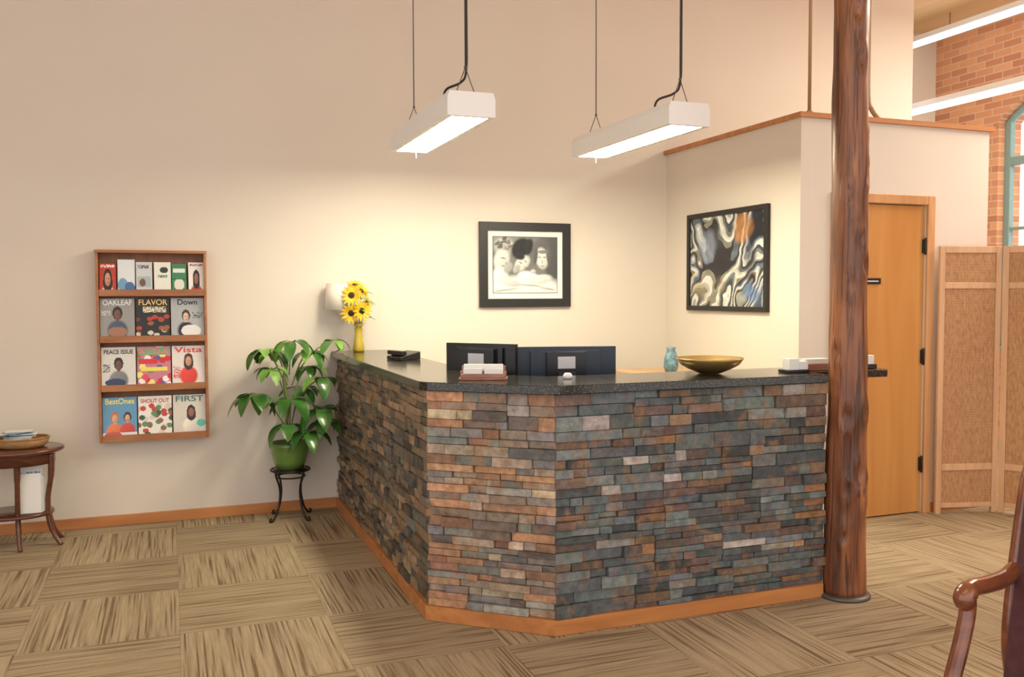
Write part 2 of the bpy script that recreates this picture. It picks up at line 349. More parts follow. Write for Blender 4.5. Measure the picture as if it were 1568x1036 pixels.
def clad(P,Q,key,e0=0,e1=0):
    P=Vector((P[0],P[1],0));Q=Vector((Q[0],Q[1],0)); d=(Q-P);L=d.length;d.normalize(); nrm=Vector((d.y,-d.x,0))
    nb=6; bh=(1.045-.068)/nb
    for bi in range(nb):
        zb0=.068+bi*bh; p=-e0
        while p<L+e1-1e-6:
            pl=random.uniform(.35,.62); pe=p+pl
            if pe>L+e1-.2: pe=L+e1
            nr=random.choice([3,4,4,5,5]); hs=[random.uniform(.7,1.3) for _ in range(nr)]; sh=sum(hs); z=zb0
            for h in hs:
                h=h/sh*bh; s_=p
                while s_<pe-1e-6:
                    l=random.choice([.07,.10,.13,.17,.22])*random.uniform(.8,1.2)
                    if s_+l>pe-.05: l=pe-s_
                    out=random.uniform(.000,.026) ; c=random.choices(pal[key],wts.get(key))[0]; k=random.uniform(.65,1.3)
                    c=tuple(q*k*random.uniform(.94,1.06) for q in c)
                    g=.0008; vs=[]
                    for (ss,oo) in ((s_+g,-.02),(s_+l-g,-.02),(s_+l-g,out),(s_+g,out)):
                        for zz in (z+g,z+h-g):
                            j=random.uniform(-.005,.003) if oo>-.01 else 0
                            vs.append(P+d*ss+nrm*(oo+j)+Vector((0,0,zz)))
                    b.add(vs,[(0,2,3,1),(2,4,5,3),(4,6,7,5),(6,0,1,7),(1,3,5,7),(0,6,4,2)],M_stone,col=c)
                    s_+=l
                z+=h
            p=pe
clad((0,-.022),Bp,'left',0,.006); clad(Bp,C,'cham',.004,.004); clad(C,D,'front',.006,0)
o=.028
b.prism([(-o,-.022),(-o,-2.369),(.445,-2.738-o),(1.86,-2.738-o),(1.86,-2.70),(.47,-2.70),(.03,-2.33),(.03,-.022)],0.001,.068,M_base)
top=[(-.045,-.002),(-.045,-2.36),(-.02,-2.405),(.40,-2.765),(.455,-2.785),(1.858,-2.785),(1.862,-2.66),(2.33,-2.66),(2.35,-2.64),(2.35,-2.36),(.60,-2.36),(.36,-2.15),(.36,-.002)]
b.prism(top,1.048,1.086,M_gran)
b.box((1.865,-2.62,0),(1.93,-2.44,1.048),M_mort)
desk=b.done('reception_desk',.002,seg=1)
b=B(); b.prism([(.19,-.03),(.19,-2.26),(.53,-2.55),(1.86,-2.55),(1.86,-1.75),(.85,-1.75),(.8,-1.70),(.8,-.03)],.72,.75,M_lam)
b.box((.25,-.6,0),(.7,-.1,.72),M_lam); b.box((1.4,-2.5,0),(1.84,-2.0,.72),M_lam); b.done('work_surface_desk',.002)

# column
M_col=wood('timber_post_wood',(.21,.068,.027),(.38,.15,.06),'z',16,.07,.45,coat=.2,knots=1)
b=B(); cx,cy=1.972,-2.775; rings=160;seg=44;vs=[];ph=[random.random()*6 for _ in range(12)]
knots=[(random.uniform(-2.9,-.2),random.uniform(.3,3.9),random.uniform(.03,.05)) for _ in range(22)]
for i in range(rings+1):
    z=.012+(CZ-.013)*i/rings; r=.098-.017*min(1,z/2.2)-.004*max(0,z-2.2)
    for k in range(seg):
        a=2*math.pi*k/seg; rr=r*(1+.02*math.sin(z*3+ph[0]+2*a)+.02*math.sin(z*7+ph[1]+3*a)+.016*math.sin(11*z+ph[2]-a*2)+.014*math.sin(5*a+ph[3]+z)+.010*math.sin(9*a+4*z+ph[4])+.008*math.sin(23*z+3*a+ph[5]))
        for (ka,kz,ks) in knots:
            da=(a-ka+math.pi)%(2*math.pi)-math.pi
            dd=math.sqrt((da*.09)**2+((z-kz)*.5)**2)/(ks*.6)
            rr+=.007*math.exp(-(dd-1.2)**2*3)-.012*math.exp(-dd*dd*2)
        vs.append((cx+rr*math.cos(a)+.005*math.sin(z*1.3),cy+rr*math.sin(a),z))
fs=[(i*seg+k,i*seg+(k+1)%seg,(i+1)*seg+(k+1)%seg,(i+1)*seg+k) for i in range(rings) for k in range(seg)]+[tuple(range(seg))[::-1]]
b.add(vs,fs,M_col,True)
M_steel=plain('grey_steel',(.13,.12,.11),.45,metal=.5)
b.lathe([(.001,0.0),(.125,0.0),(.125,.014),(.112,.02),(.09,.02)],(cx,cy,0),M_steel)
b.done('timber_column')

# ------------------------------------------------------------ pendants
M_lens=plain('diffuser_lens',(.9,.9,.85),.4,emit=(1,.92,.66),es=58)
def pendant(nm,x0,x1,y0,z0,z1,seed):
    L=1.22;y1=y0+L;b=B()
    prof=[(x0,z0),(x0,z1-.03),(x0+.012,z1),(x1-.012,z1),(x1,z1-.03),(x1,z0)]
    n=6; vs=[(p[0],y0,p[1]) for p in prof]+[(p[0],y1,p[1]) for p in prof]
    b.add(vs,[(i,i+1,n+i+1,n+i)[::-1] for i in range(5)],M_white)
    b.add([(p[0],y0,p[1]) for p in prof],[tuple(range(6))],M_white); b.add([(p[0],y1,p[1]) for p in prof],[tuple(range(6))[::-1]],M_white)
    b.box((x0+.0005,y0+.0005,z0),(x0+.03,y1-.0005,z0+.01),M_white); b.box((x1-.03,y0+.0005,z0),(x1-.0005,y1-.0005,z0+.01),M_white)
    b.box((x0+.03,y0+.0005,z0),(x1-.03,y0+.03,z0+.01),M_white); b.box((x0+.03,y1-.03,z0),(x1-.03,y1-.0005,z0+.01),M_white)
    b.box((x0+.03,y0+.03,z0+.004),(x1-.03,y1-.03,z0+.0095),M_lens)
    xc=(x0+x1)/2
    for yy in (y0+.1,y1-.1):
        ap=(xc,yy,z1+.14)
        for dx in (-.055,.055): b.tube([(xc+dx,yy,z1-.002),ap],.0025,M_steel,6)
        b.tube([ap,(xc,yy,CZ-.001)],.0035,M_steel,6); b.ball(ap,.008,M_steel,8)
        b.lathe([(.001,CZ-.03),(.03,CZ-.03),(.035,CZ-.001)],(xc,yy,0),M_white,16)
    yy=y0+.1
    b.tube(smooth_path([(xc-.07,yy+.14,z1-.002),(xc-.07,yy+.14,z1+.03),(xc-.06,yy+.11,z1+.055),(xc-.01,yy+.04,z1+.075),(xc+.008,yy+.01,z1+.13),(xc+.008,yy,z1+.35),(xc+.002,yy,CZ-.4),(xc+.004,yy,CZ-.001)]),.0062,M_black,8)
    b.tube([(x1-.1,y1-.05,z0+.01),(x1-.1,y1-.05,z0-.04)],.002,M_white,6)
    b.done(nm)
pendant('pendant_light_fixture',.204,.453,-2.0,2.349,2.469,1)
pendant('pendant_light_fixture',1.373,1.622,-2.113,2.358,2.478,2)

# ------------------------------------------------------------ pipes
M_cop=plain('painted_conduit',(.42,.25,.13),.5)
b=B(); b.tube([(2.70,-1.57,PH+.03),(2.70,-1.57,CZ)],.011,M_cop); b.lathe([(.001,PH+.03),(.022,PH+.03),(.022,PH+.05),(.013,PH+.06)],(2.70,-1.57,0),M_cop,16); b.done('conduit_pipe')
b=B(); b.tube(smooth_path([(3.16,-1.57,CZ),(3.16,-1.57,3.2),(3.16,-1.57,2.75),(3.19,-1.57,2.66),(3.25,-1.57,2.60),(3.27,-1.57,2.592)]),.016,M_cop); b.done('conduit_pipe')

M_tube=plain('tube_glow',(1,1,1),.4,emit=(1,.95,.85),es=4)
for (x,z,ya,yb) in ((6.1,4.0,-3.6,1.1),(5.4,3.14,-3.6,1.1)):
    b=B(); b.box((x-.05,ya,z+.02),(x+.05,yb,z+.07),M_white); b.tube([(x,ya+.03,z),(x,yb-.03,z)],.028,M_tube)
    for y in (-3,-1,.6): b.tube([(x,y,z+.06),(x,y,CZ-.001)],.004,M_steel,6)
    b.done('strip_light')

# ------------------------------------------------------------ framed art
M_frame=plain('black_frame',(.014,.012,.011),.4); M_mat=plain('mat_board',(.84,.83,.80),.7)
def framed(nm,O,ux,uz,nrm,w,h,fw,img,mat=0):
    O=Vector(O);ux=Vector(ux);uz=Vector(uz);nrm=Vector(nrm)
    Mx=Matrix((( ux.x,nrm.x*-1,uz.x,O.x),(ux.y,nrm.y*-1,uz.y,O.y),(ux.z,nrm.z*-1,uz.z,O.z),(0,0,0,1)))
    b=B()
    b.box((0,-.03,0),(fw,-.001,h),M_frame,Mx); b.box((w-fw,-.03,0),(w,-.001,h),M_frame,Mx)
    b.box((fw,-.03,0),(w-fw,-.001,fw),M_frame,Mx); b.box((fw,-.03,h-fw),(w-fw,-.001,h),M_frame,Mx)
    b.box((fw,-.012,fw),(w-fw,-.002,h-fw),M_mat,Mx)
    i=fw+mat
    if mat:
        b.box((i-.004,-.0135,i-.004),(w-i+.004,-.012,h-i+.004),M_frame,Mx)
    b.canvas(img,Mx@Vector((i,-.0145,i)),ux*(w-2*i),uz*(h-2*i),M_print)
    return b.done(nm,.002)
im=Img(150,114,(112,112,111))
X,Y=im.X,im.Y
im.a*=(1+.25*fld(X,Y,3,12)[...,None])
im.soft(.93,.35,.16,.6,(80,80,80)).soft(.3,.05,.5,.15,(130,130,128))
im.soft(.17,.18,.2,.2,(165,165,162)); 
for k in range(40): 
    a=k*2.4; im.soft(.17+.14*math.cos(a)*(.4+.6*((k*7)%10)/10),.13+.12*math.sin(a)*(.4+.6*((k*3)%10)/10),.035,.03,random.choice([(120,120,118),(180,180,176),(90,90,90)]))
# left figure resting head
im.soft(.13,.42,.14,.24,(208,208,203),.15,.3,.3).soft(.1,.72,.16,.2,(222,222,218)).soft(.23,.55,.08,.12,(165,165,163),.4).soft(.15,.38,.05,.012,(110,110,110),.2).soft(.2,.47,.025,.035,(165,165,163)).soft(.15,.52,.035,.012,(130,130,128),.2)
# middle woman, dark hair, leaning
im.soft(.43,.2,.16,.22,(26,26,26),.4,.25).soft(.55,.17,.08,.18,(34,34,34),.2).soft(.45,.47,.115,.18,(208,208,204),.6,.3,.3).soft(.41,.34,.10,.08,(34,34,34),.5).soft(.42,.46,.04,.01,(95,95,95),.6).soft(.50,.44,.03,.009,(95,95,95),.6).soft(.50,.55,.03,.014,(125,125,125),.5).soft(.36,.57,.06,.10,(170,170,167),.4)
# right figure, lighter hair
im.soft(.75,.18,.15,.18,(95,95,94),0,.3).soft(.76,.38,.115,.22,(214,214,209),-.1,.3,.3).soft(.66,.34,.04,.18,(88,88,88),.1).soft(.87,.34,.05,.22,(92,92,92),-.1)
im.soft(.72,.36,.03,.010,(105,105,105)).soft(.80,.36,.03,.010,(105,105,105)).soft(.76,.44,.015,.04,(178,178,174)).soft(.765,.52,.04,.011,(125,125,122)).soft(.77,.26,.10,.04,(125,125,123))
im.soft(.5,.95,.7,.3,(230,230,226),0,.3,.15).soft(.55,.72,.2,.12,(234,234,229),.3).soft(.25,.82,.22,.08,(205,205,201),.2).soft(.75,.76,.2,.1,(215,215,211),-.2).soft(.5,.86,.3,.02,(180,180,177),.1).soft(.2,.95,.25,.02,(175,175,172),-.15).soft(.8,.92,.2,.02,(185,185,182),.2).soft(.62,.62,.05,.05,(190,190,187),.3)
im.noise(.10); im.a=np.clip(im.a,.003,.85)
framed('framed_photograph',(1.034,0,1.378),(1,0,0),(0,0,1),(0,-1,0),.723,.624,.062,im.a,.045)
W,Hh=210,150
im=Img(W,Hh,(0,0,0)); X=im.X*1.35;Y=im.Y
q1=fld(X,Y,11,7);q2=fld(X,Y,13,7)
wx=X+.11*q1+.03*fld(X,Y,12,20)+.012*fld(X,Y,15,45); wy=Y+.11*q2+.03*fld(X,Y,14,20)+.012*fld(X,Y,16,45)
v=fld(wx*1.2+wy*.6,wy*.8,21,10,6); v2=fld(wx,wy,22,8,4)
stops=[(-9,(30,34,42)),(-1.6,(72,84,104)),(-1.3,(150,160,172)),(-1.05,(222,220,214)),(-.8,(60,64,70)),(-.5,(108,116,120)),(-.25,(196,194,186)),(-.05,(232,230,224)),(.12,(140,138,126)),(.28,(40,42,48)),(.5,(92,104,120)),(.72,(180,186,190)),(.9,(228,226,220)),(1.1,(148,126,92)),(1.3,(34,34,36)),(1.6,(150,154,150))]
o=np.zeros((Hh,W,3)); vv=v+.3*v2
for s,c in stops: o[vv>s]=lin(c)
fuz=.6*fld(wx,wy,51,14)
def blend(cx,cy,rx,ry,c,k):
    d=((X-cx)/rx)**2+((Y-cy)/ry)**2+fuz; al=np.clip(1.2-d,0,1)[...,None]*k
    o[:]=o*(1-al)+lin(c)*al
blend(.98,.16,.2,.14,(178,126,74),.75); blend(1.15,.85,.14,.1,(80,116,168),.7); blend(.35,.3,.16,.18,(160,172,196),.5); blend(.2,.85,.2,.12,(160,146,116),.6); blend(.6,.75,.12,.12,(150,136,108),.5); blend(1.1,.5,.12,.2,(34,38,48),.7); blend(.55,.2,.1,.16,(58,70,82),.6)
o=o*(1+.16*fld(wx,wy,41,50)[...,None]); o=np.clip(o,0.004,.75)
framed('abstract_painting',(PX,-.354,1.349),(0,-1,0),(0,0,1),(-1,0,0),.978,.71,.035,o,0)

# ------------------------------------------------------------ magazine rack
M_rack=wood('rack_oak',(.30,.115,.045),(.46,.19,.075),'x',14,.12,.45)
M_rackb=wood('rack_back',(.20,.085,.04),(.28,.13,.06),'z',14,.12,.6)
rack=empty('magazine_rack',(-1.185,-.06,.549))
b=B(); rx0,rx1=-1.511,-.858; rz0,rz1=.549,1.755
b.box((rx0,-.10,rz0),(rx0+.016,-.001,rz1),M_rack); b.box((rx1-.016,-.10,rz0),(rx1,-.001,rz1),M_rack)
b.box((rx0+.016,-.02,rz0),(rx1-.016,-.001,rz1),M_rackb); b.box((rx0-.004,-.105,rz1-.014),(rx1+.004,-.001,rz1+.004),M_rack)
lips=[1.470,1.178,.870,.552]
for z in lips:
    b.box((rx0+.016,-.10,z),(rx1-.016,-.02,z+.014),M_rack); b.box((rx0+.016,-.104,z),(rx1-.016,-.09,z+.042),M_rack)
b.done('frame',.002,parent=rack)
def person(im,cx,cy,s,skin,hair,cloth,long=False):
    im.soft(cx,cy+s*2.3,s*1.9,s*1.6,cloth,0,.2); im.rect(cx-s*.3,cy+s*.5,cx+s*.3,cy+s*1.0,skin)
    im.ell(cx,cy-s*.15,s*.85,s*.95*(1.0),hair)
    if long: im.ell(cx,cy+s*.45,s*.95,s*1.0,hair)
    im.soft(cx,cy+.1*s,s*.62,s*.8,skin,0,.2); im.ell(cx-.22*s,cy,.1*s,.05*s,(40,25,20)).ell(cx+.22*s,cy,.1*s,.05*s,(40,25,20)).ell(cx,cy+.45*s,.2*s,.06*s,(170,70,60))
    return im
def mag(nm,x,z,w,h,im,text=None,tcol=(1,1,1),tw=.8,ty=.86):
    b=B()
    O=Vector((x,-.086,z)); ux=Vector((w,0,0)); uz=Vector((0,.03,h)); 
    b.canvas(im.a,O,ux,uz,M_print)
    bk=[O+Vector((0,.004,0)),O+ux+Vector((0,.004,0)),O+ux+uz+Vector((0,.004,0)),O+uz+Vector((0,.004,0))]
    fr=[O,O+ux,O+ux+uz,O+uz]
    b.add([p+Vector((0,.0006,0)) for p in fr]+bk,[(4,7,6,5),(0,1,5,4),(1,2,6,5),(2,3,7,6),(3,0,4,7)],M_paper)
    b.done(nm,parent=rack)
    if text:
        cu=bpy.data.curves.new('title','FONT'); cu.body=text; cu.size=.05; cu.align_x='CENTER'; cu.extrude=.0003; cu.offset=.0008
        ob=bpy.data.objects.new('cover_title',cu); S.collection.objects.link(ob)
        bpy.context.view_layer.update(); ww=max(.01,ob.dimensions.x); k=w*tw/ww
        ob.scale=(k,min(k*1.2,1.0),k); p=O+ux*.5+uz*ty+Vector((0,-.0015,0)); ob.location=p; ob.rotation_euler=(math.radians(90)-math.atan2(.03,h),0,0)
        mt=plain('title_ink',tcol,.5); cu.materials.append(mt)
        bpy.context.view_layer.update(); ob.parent=rack; ob.matrix_parent_inverse=rack.matrix_world.inverted()
xs=[-1.490,-1.385,-1.278,-1.172,-1.066,-.966]; ws=[.095,.1,.095,.1,.088,.096]
sk=(205,150,120)
I=[Img(24,44,(190,60,40)),Img(24,44,(225,232,238)),Img(24,44,(205,210,214)),Img(24,44,(232,234,226)),Img(24,44,(60,130,92)),Img(24,44,(235,232,230))]
person(I[0],.5,.5,.3,sk,(40,20,15),(235,225,220),True); I[0].text(.1,.05,.9,.14,(255,255,255),.6)
I[1].ell(.3,.75,.3,.2,(110,160,200)).ell(.7,.85,.3,.2,(70,110,160)); I[2].text(.1,.1,.8,.2,(80,90,100)).rect(.1,.45,.9,.8,(165,185,190)).ell(.4,.65,.2,.12,(120,80,60))
I[3].ell(.6,.25,.25,.1,(50,60,50)).text(.2,.4,.8,.5,(90,120,90)).rect(0,.9,1,1,(220,215,190)); I[4].rect(.1,.15,.9,.3,(225,235,225)).ell(.5,.7,.35,.2,(225,225,215)).rect(0,.5,1,.52,(30,80,60))
person(I[5],.5,.5,.24,(150,100,75),(30,20,18),(170,40,50),True); I[5].text(.1,.05,.9,.12,(150,40,60),.7)
for k,(x,w,i) in enumerate(zip(xs,ws,I)): mag('brochure',x,1.486,w,(.19,.215,.2,.2,.19,.2)[k],i)
def mk(bg): return Img(48,64,bg)
rows=[]
a=mk((150,150,148)); person(a,.5,.38,.17,(120,80,60),(30,25,22),(70,80,105)); a.ell(.5,.8,.28,.12,(160,115,90)).rect(0,.9,1,1,(120,30,30)).text(.05,.3,.3,.4,(230,230,230),.4)
c=mk((28,24,24)); 
for _ in range(16): c.ell(random.random(),random.uniform(.4,.9),.09,.05,random.choice([(150,90,50),(215,205,190),(90,60,40),(180,60,40)]))
c.text(.2,.2,.9,.34,(235,225,200),.6)
d=mk((170,174,178)); person(d,.45,.45,.15,(215,180,160),(60,40,30),(35,35,42)); d.ell(.6,.8,.3,.15,(225,225,225)).text(.65,.35,.95,.5,(40,40,40),.4)
rows.append([(a,'OAKLEAF',(.85,.85,.85)),(c,'FLAVOR',(.85,.6,.2)),(d,'Down',(.02,.02,.02))])
a=mk((215,214,210)); person(a,.5,.42,.16,(110,72,55),(20,18,18),(120,125,130)); a.ell(.4,.85,.3,.1,(45,60,95)).text(.05,.4,.25,.6,(60,60,60),.4)
c=mk((195,120,140))
for _ in range(30): c.ell(random.random(),random.random(),.1,.07,random.choice([(220,70,90),(90,150,90),(235,225,120),(70,90,150),(240,235,235),(200,40,50)]))
c.rect(.05,.02,.95,.2,(120,170,120)).rect(.05,.3,.6,.42,(215,40,60)).rect(.1,.5,.9,.6,(235,220,90))
d=mk((222,216,210)); person(d,.5,.36,.16,(200,150,120),(60,35,25),(215,60,45),True); d.text(.05,.5,.25,.8,(200,60,60),.5)
rows.append([(a,'PEACE ISSUE',(.02,.02,.02)),(c,'STYLE',(.8,.2,.3)),(d,'Vista',(.7,.05,.05))])
a=mk((95,150,190)); person(a,.35,.5,.14,(215,165,130),(190,110,60),(220,120,60)); person(a,.72,.5,.13,(215,165,130),(60,40,30),(200,70,60)); a.rect(0,.85,1,1,(225,225,235)).ell(.3,.9,.25,.08,(190,90,80))
c=mk((235,232,225))
for _ in range(34): c.ell(random.random(),random.uniform(.2,1),.09,.06,random.choice([(190,60,60),(90,140,80),(60,80,60),(225,200,180),(140,100,80),(210,210,200)]))
d=mk((214,208,198)); person(d,.55,.42,.15,(150,100,75),(45,30,25),(228,222,212),True); d.ell(.85,.7,.14,.09,(90,190,170)).rect(0,.9,.6,.96,(200,60,70))
rows.append([(a,'BestOnes',(.9,.8,.2)),(c,'SHOUT OUT',(.5,.05,.05)),(d,'FIRST',(.05,.2,.2))])
for lz,r in zip(lips[1:],rows):
    for k,(im,tx,tc) in enumerate(r):
        im.noise(.12); mag('magazine',-1.492+k*.208,lz+.016,.200,.262,im,tx,tc,.85 if len(tx)>4 else .6,.84)

# ------------------------------------------------------------ sconce
M_sc=plain('linen_shade',(.78,.73,.66),.8)
M_brs=plain('sconce_bracket',(.3,.25,.18),.4,metal=.7)
b=B()
b.lathe([(.001,1.55),(.080,1.55),(.090,1.372),(.086,1.372),(.077,1.545)],(-.01,-.105,0),M_sc,28)
b.box((-.035,-.012,1.40),(.015,-.001,1.50),M_brs); b.tube([(-.01,-.01,1.45),(-.01,-.06,1.44),(-.01,-.10,1.46),(-.01,-.10,1.54)],.006,M_brs)
b.done('wall_sconce')

# ------------------------------------------------------------ plant
M_leaf=plain('glossy_leaf',(.045,.15,.025),.28,noise=.4,nscale=9,coat=.4)
M_leaf2=plain('young_leaf',(.17,.36,.06),.35,noise=.3,nscale=9)
M_stem=plain('plant_stem',(.16,.2,.06),.6); M_pot=plain('green_pot',(.13,.25,.05),.3,coat=.4); M_soil=plain('soil',(.03,.02,.015),.9)
plant=empty('potted_plant',(-.36,-.22,0)); px,py=-.36,-.215
b=B()
b.lathe([(.001,.335),(.085,.335),(.105,.38),(.122,.44),(.128,.48),(.134,.485),(.134,.505),(.124,.507),(.12,.48),(.001,.475)],(px,py,0),M_pot); b.lathe([(.001,.477),(.118,.477)],(px,py,0),M_soil)
b.done('pot',parent=plant)
b=B(); R=.125
ring=[(px+R*math.cos(a),py+R*math.sin(a),.325) for a in [2*math.pi*i/32 for i in range(33)]]
b.tube(ring,.007,M_dark,8,False); 
ring=[(px+R*.75*math.cos(a),py+R*.75*math.sin(a),.28) for a in [2*math.pi*i/32 for i in range(33)]]
b.tube(ring,.005,M_dark,8,False)
b.lathe([(.001,.325),(.11,.325),(.11,.333),(.001,.333)],(px,py,0),M_dark)
for k in range(4):
    a=math.radians(215+90*k); ca,sa=math.cos(a),math.sin(a)
    pr=[(.125,.325),(.115,.28),(.095,.23),(.09,.16),(.11,.07),(.145,.018),(.17,.008),(.178,.02),(.165,.03)]
    b.tube(smooth_path([(px+r*ca,py+r*sa,z) for r,z in pr],4),.007,M_dark,8)
b.done('plant_stand',parent=plant)
b=B()
trunk=[(px,py,.47),(px-.02,py,.6),(px-.01,py-.01,.75),(px-.03,py,.92),(px-.01,py,1.02)]
b.tube(smooth_path(trunk),.011,M_stem,8)
b.tube(smooth_path([(px+.03,py+.02,.47),(px+.08,py,.65),(px+.1,py,.8)]),.008,M_stem,8)
clusters=[((-.17,-.06,1.12),-1,.17),((.02,-.05,1.17),0,.17),((.13,-.03,1.10),1,.15),((.29,.0,1.17),1,.14),((-.22,-.04,.84),-1,.22),((.20,-.06,.93),1,.17),((.0,-.1,.80),0,.2),
 ((.20,-.08,.72),1,.22),((-.02,-.12,.64),0,.19),((.10,-.12,.58),0,.18),((-.12,-.12,1.0),-1,.13),((.13,.02,1.0),0,.13),((-.08,.05,1.1),0,.15),((.1,.08,.85),0,.17),((.24,-.08,.64),1,.18)]
r3=random.Random(4)
for (o_,sd,sz) in clusters:
    c=Vector((px+o_[0],py+o_[1],o_[2])); base=Vector((px+o_[0]*.15,py,min(1.0,max(.48,o_[2]-.22))))
    b.tube(smooth_path([base,(base+c)/2+Vector((0,0,.04)),c]),.0045,M_stem,6)
    out=Vector((o_[0],o_[1]-.05,0)); 
    a0=math.atan2(out.y,out.x)
    n=r3.choice([5,6,7])
    for k in range(n):
        a=a0+(k-(n-1)/2)*(2*math.pi/(n+1.2)); el=r3.uniform(-.25,.25)
        dd=Vector((math.cos(a),math.sin(a)*.8,el)); L=sz*r3.uniform(.85,1.1)
        b.tube([c,c+dd.normalized()*.02],.003,M_stem,5)
        b.leaf(c+dd.normalized()*.015,dd,(0,0,1),L,L*.47,M_leaf if (o_[2]<.9 or r3.random()<.55) else M_leaf2,droop=r3.uniform(.6,1.5),fold=.12)
b.v=[(x,min(y,-.012),z) for x,y,z in b.v]
b.v=[(min(x,-.06) if z<1.1 else x,y,z) for x,y,z in b.v]
b.done('foliage',parent=plant)

# ------------------------------------------------------------ side table
M_mah=wood('mahogany',(.07,.02,.012),(.15,.045,.022),'x',12,.15,.25,coat=.5)
tb=empty('side_table',(-1.97,-.30,0)); b=B(); tx,ty=-1.965,-.30
b.lathe([(.001,.555),(.26,.555),(.272,.562),(.277,.572),(.272,.582),(.262,.585),(.001,.585)],(tx,ty,0),M_mah,48,sx=1,sy=.8)
b.lathe([(.001,.49),(.225,.49),(.225,.555)],(tx,ty,0),M_mah,48,sx=1,sy=.78)
b.lathe([(.001,.185),(.21,.185),(.215,.195),(.21,.205),(.001,.205)],(tx,ty,0),M_mah,48,sx=1,sy=.8)
for k in range(4):
    a=math.radians([-80,-22,30,160][k]); ca,sa=math.cos(a),math.sin(a)*.75; q=.8 if k==0 else 1
    b.tube(smooth_path([(tx+r*ca,ty+r*sa*q,z) for r,z in [(.225,.55),(.222,.42),(.20,.28),(.20,.18),(.225,.08),(.275,.0)]],5),[.018]*6+[.015]*14+[.013]*6+[.015]*5,M_mah,8)
b.done('table_frame',parent=tb)
b=B(); M_bask=wood('basket_wood',(.25,.13,.05),(.45,.25,.10),'x',60,.3,.6)
b.lathe([(.001,.588),(.12,.588),(.14,.605),(.15,.64),(.143,.642),(.13,.61),(.001,.598)],(tx+.05,ty-.02,0),M_bask,32,sx=1.0,sy=.75)
b.tube([(tx+.05+.148*math.cos(a),ty-.02+.111*math.sin(a),.642) for a in [2*math.pi*i/32 for i in range(33)]],.006,M_bask,8,False)
for k in range(14):
    Mx=rotz(random.uniform(-.8,.8),(tx+.05,ty-.02,0))
    z=.604+k*.006; dx=random.uniform(-.03,.03)
    b.box((tx-.03+dx,ty-.07,z),(tx+.11+dx,ty+.02,z+.004),M_vc,Mx,col=random.choice([(.75,.76,.78),(.7,.7,.72),(.8,.8,.78),(.25,.4,.5),(.12,.25,.35)]))
b.done('basket_of_brochures')
b=B(); im=Img(40,52,(225,225,225)); im.ell(.6,.75,.25,.15,(200,70,80)).text(.1,.1,.9,.2,(120,120,130),.5).rect(0,.4,1,.45,(210,215,225)).ell(.3,.6,.15,.12,(205,160,140))
b.canvas(im.a,(tx+.02,ty-.10,.207),(.14,.02,0),(0,.05,.26),M_print)
for k in range(4): b.box((tx+.02+.008*k,ty-.095+.012*k,.207),(tx+.155+.005*k,ty-.088+.012*k,.44-.01*k),M_paper)
b.done('leaning_magazines')

# ------------------------------------------------------------ vase + sunflowers
M_glass=plain('amber_glass',(.85,.66,.08),.12,trans=.5); M_pet=plain('sunflower_petal',(.9,.52,.01),.5,noise=.2,nscale=30); M_core=plain('sunflower_core',(.05,.02,.01),.9,bump=.5,bscale=300)
M_grn=plain('flower_leaf',(.15,.32,.04),.5)
vx,vy=.115,-.16
sf=empty('sunflower_vase',(vx,vy,1.086))
b=B(); b.lathe([(.001,1.087),(.035,1.087),(.04,1.10),(.034,1.15),(.026,1.21),(.03,1.26),(.038,1.285),(.034,1.285),(.024,1.21),(.03,1.15),(.034,1.10),(.001,1.095)],(vx,vy,0),M_glass,24); b.done('vase',parent=sf)
b=B()
fl=[((-.055,-.05,1.47),(-.3,-1,.25),.058),((.01,-.07,1.365),(.35,-1,.1),.058),((-.06,-.06,1.35),(-.4,-1,-.1),.055),((-.02,0,1.54),(0,-.5,.9),.05),((.055,-.02,1.42),(.9,-.6,.3),.045),((.02,-.02,1.50),(.5,-.8,.6),.045)]
for o_,nn,r in fl:
    c=Vector((vx+o_[0],vy+o_[1],o_[2])); n_=Vector(nn).normalized(); q=n_.to_track_quat('Z','Y').to_matrix().to_4x4()
    b.tube(smooth_path([(vx,vy,1.12),(vx+o_[0]*.3,vy+o_[1]*.3,1.28),c-n_*.01]),.0035,M_grn,6)
    b.ball(c,r*.40,M_core,12,(1,1,.4),q)
    for ly,(m_,sc) in enumerate(((14,1.1),(11,.85))):
        for k in range(m_):
            a=2*math.pi*(k+.5*ly)/m_; rr_=random.uniform(.9,1.1)
            d_=q@Vector((math.cos(a),math.sin(a),.1+.25*ly+random.uniform(-.15,.15)))
            b.leaf(c+(q@Vector((math.cos(a),math.sin(a),0)))*r*.3,d_,n_,r*.95*sc*rr_,r*.3,M_pet,droop=.1,fold=.05,n=4)
for k in range(22):
    a=random.random()*6.28; p=Vector((vx+.03*math.cos(a),vy+.03*math.sin(a),random.uniform(1.29,1.5)))
    b.leaf(p,(math.cos(a),math.sin(a)*.8,.3),(0,0,1),.10,.028,M_grn,droop=.6,n=5)
b.v=[(x,min(y,-.01),z) for x,y,z in b.v]
b.done('sunflowers',parent=sf)

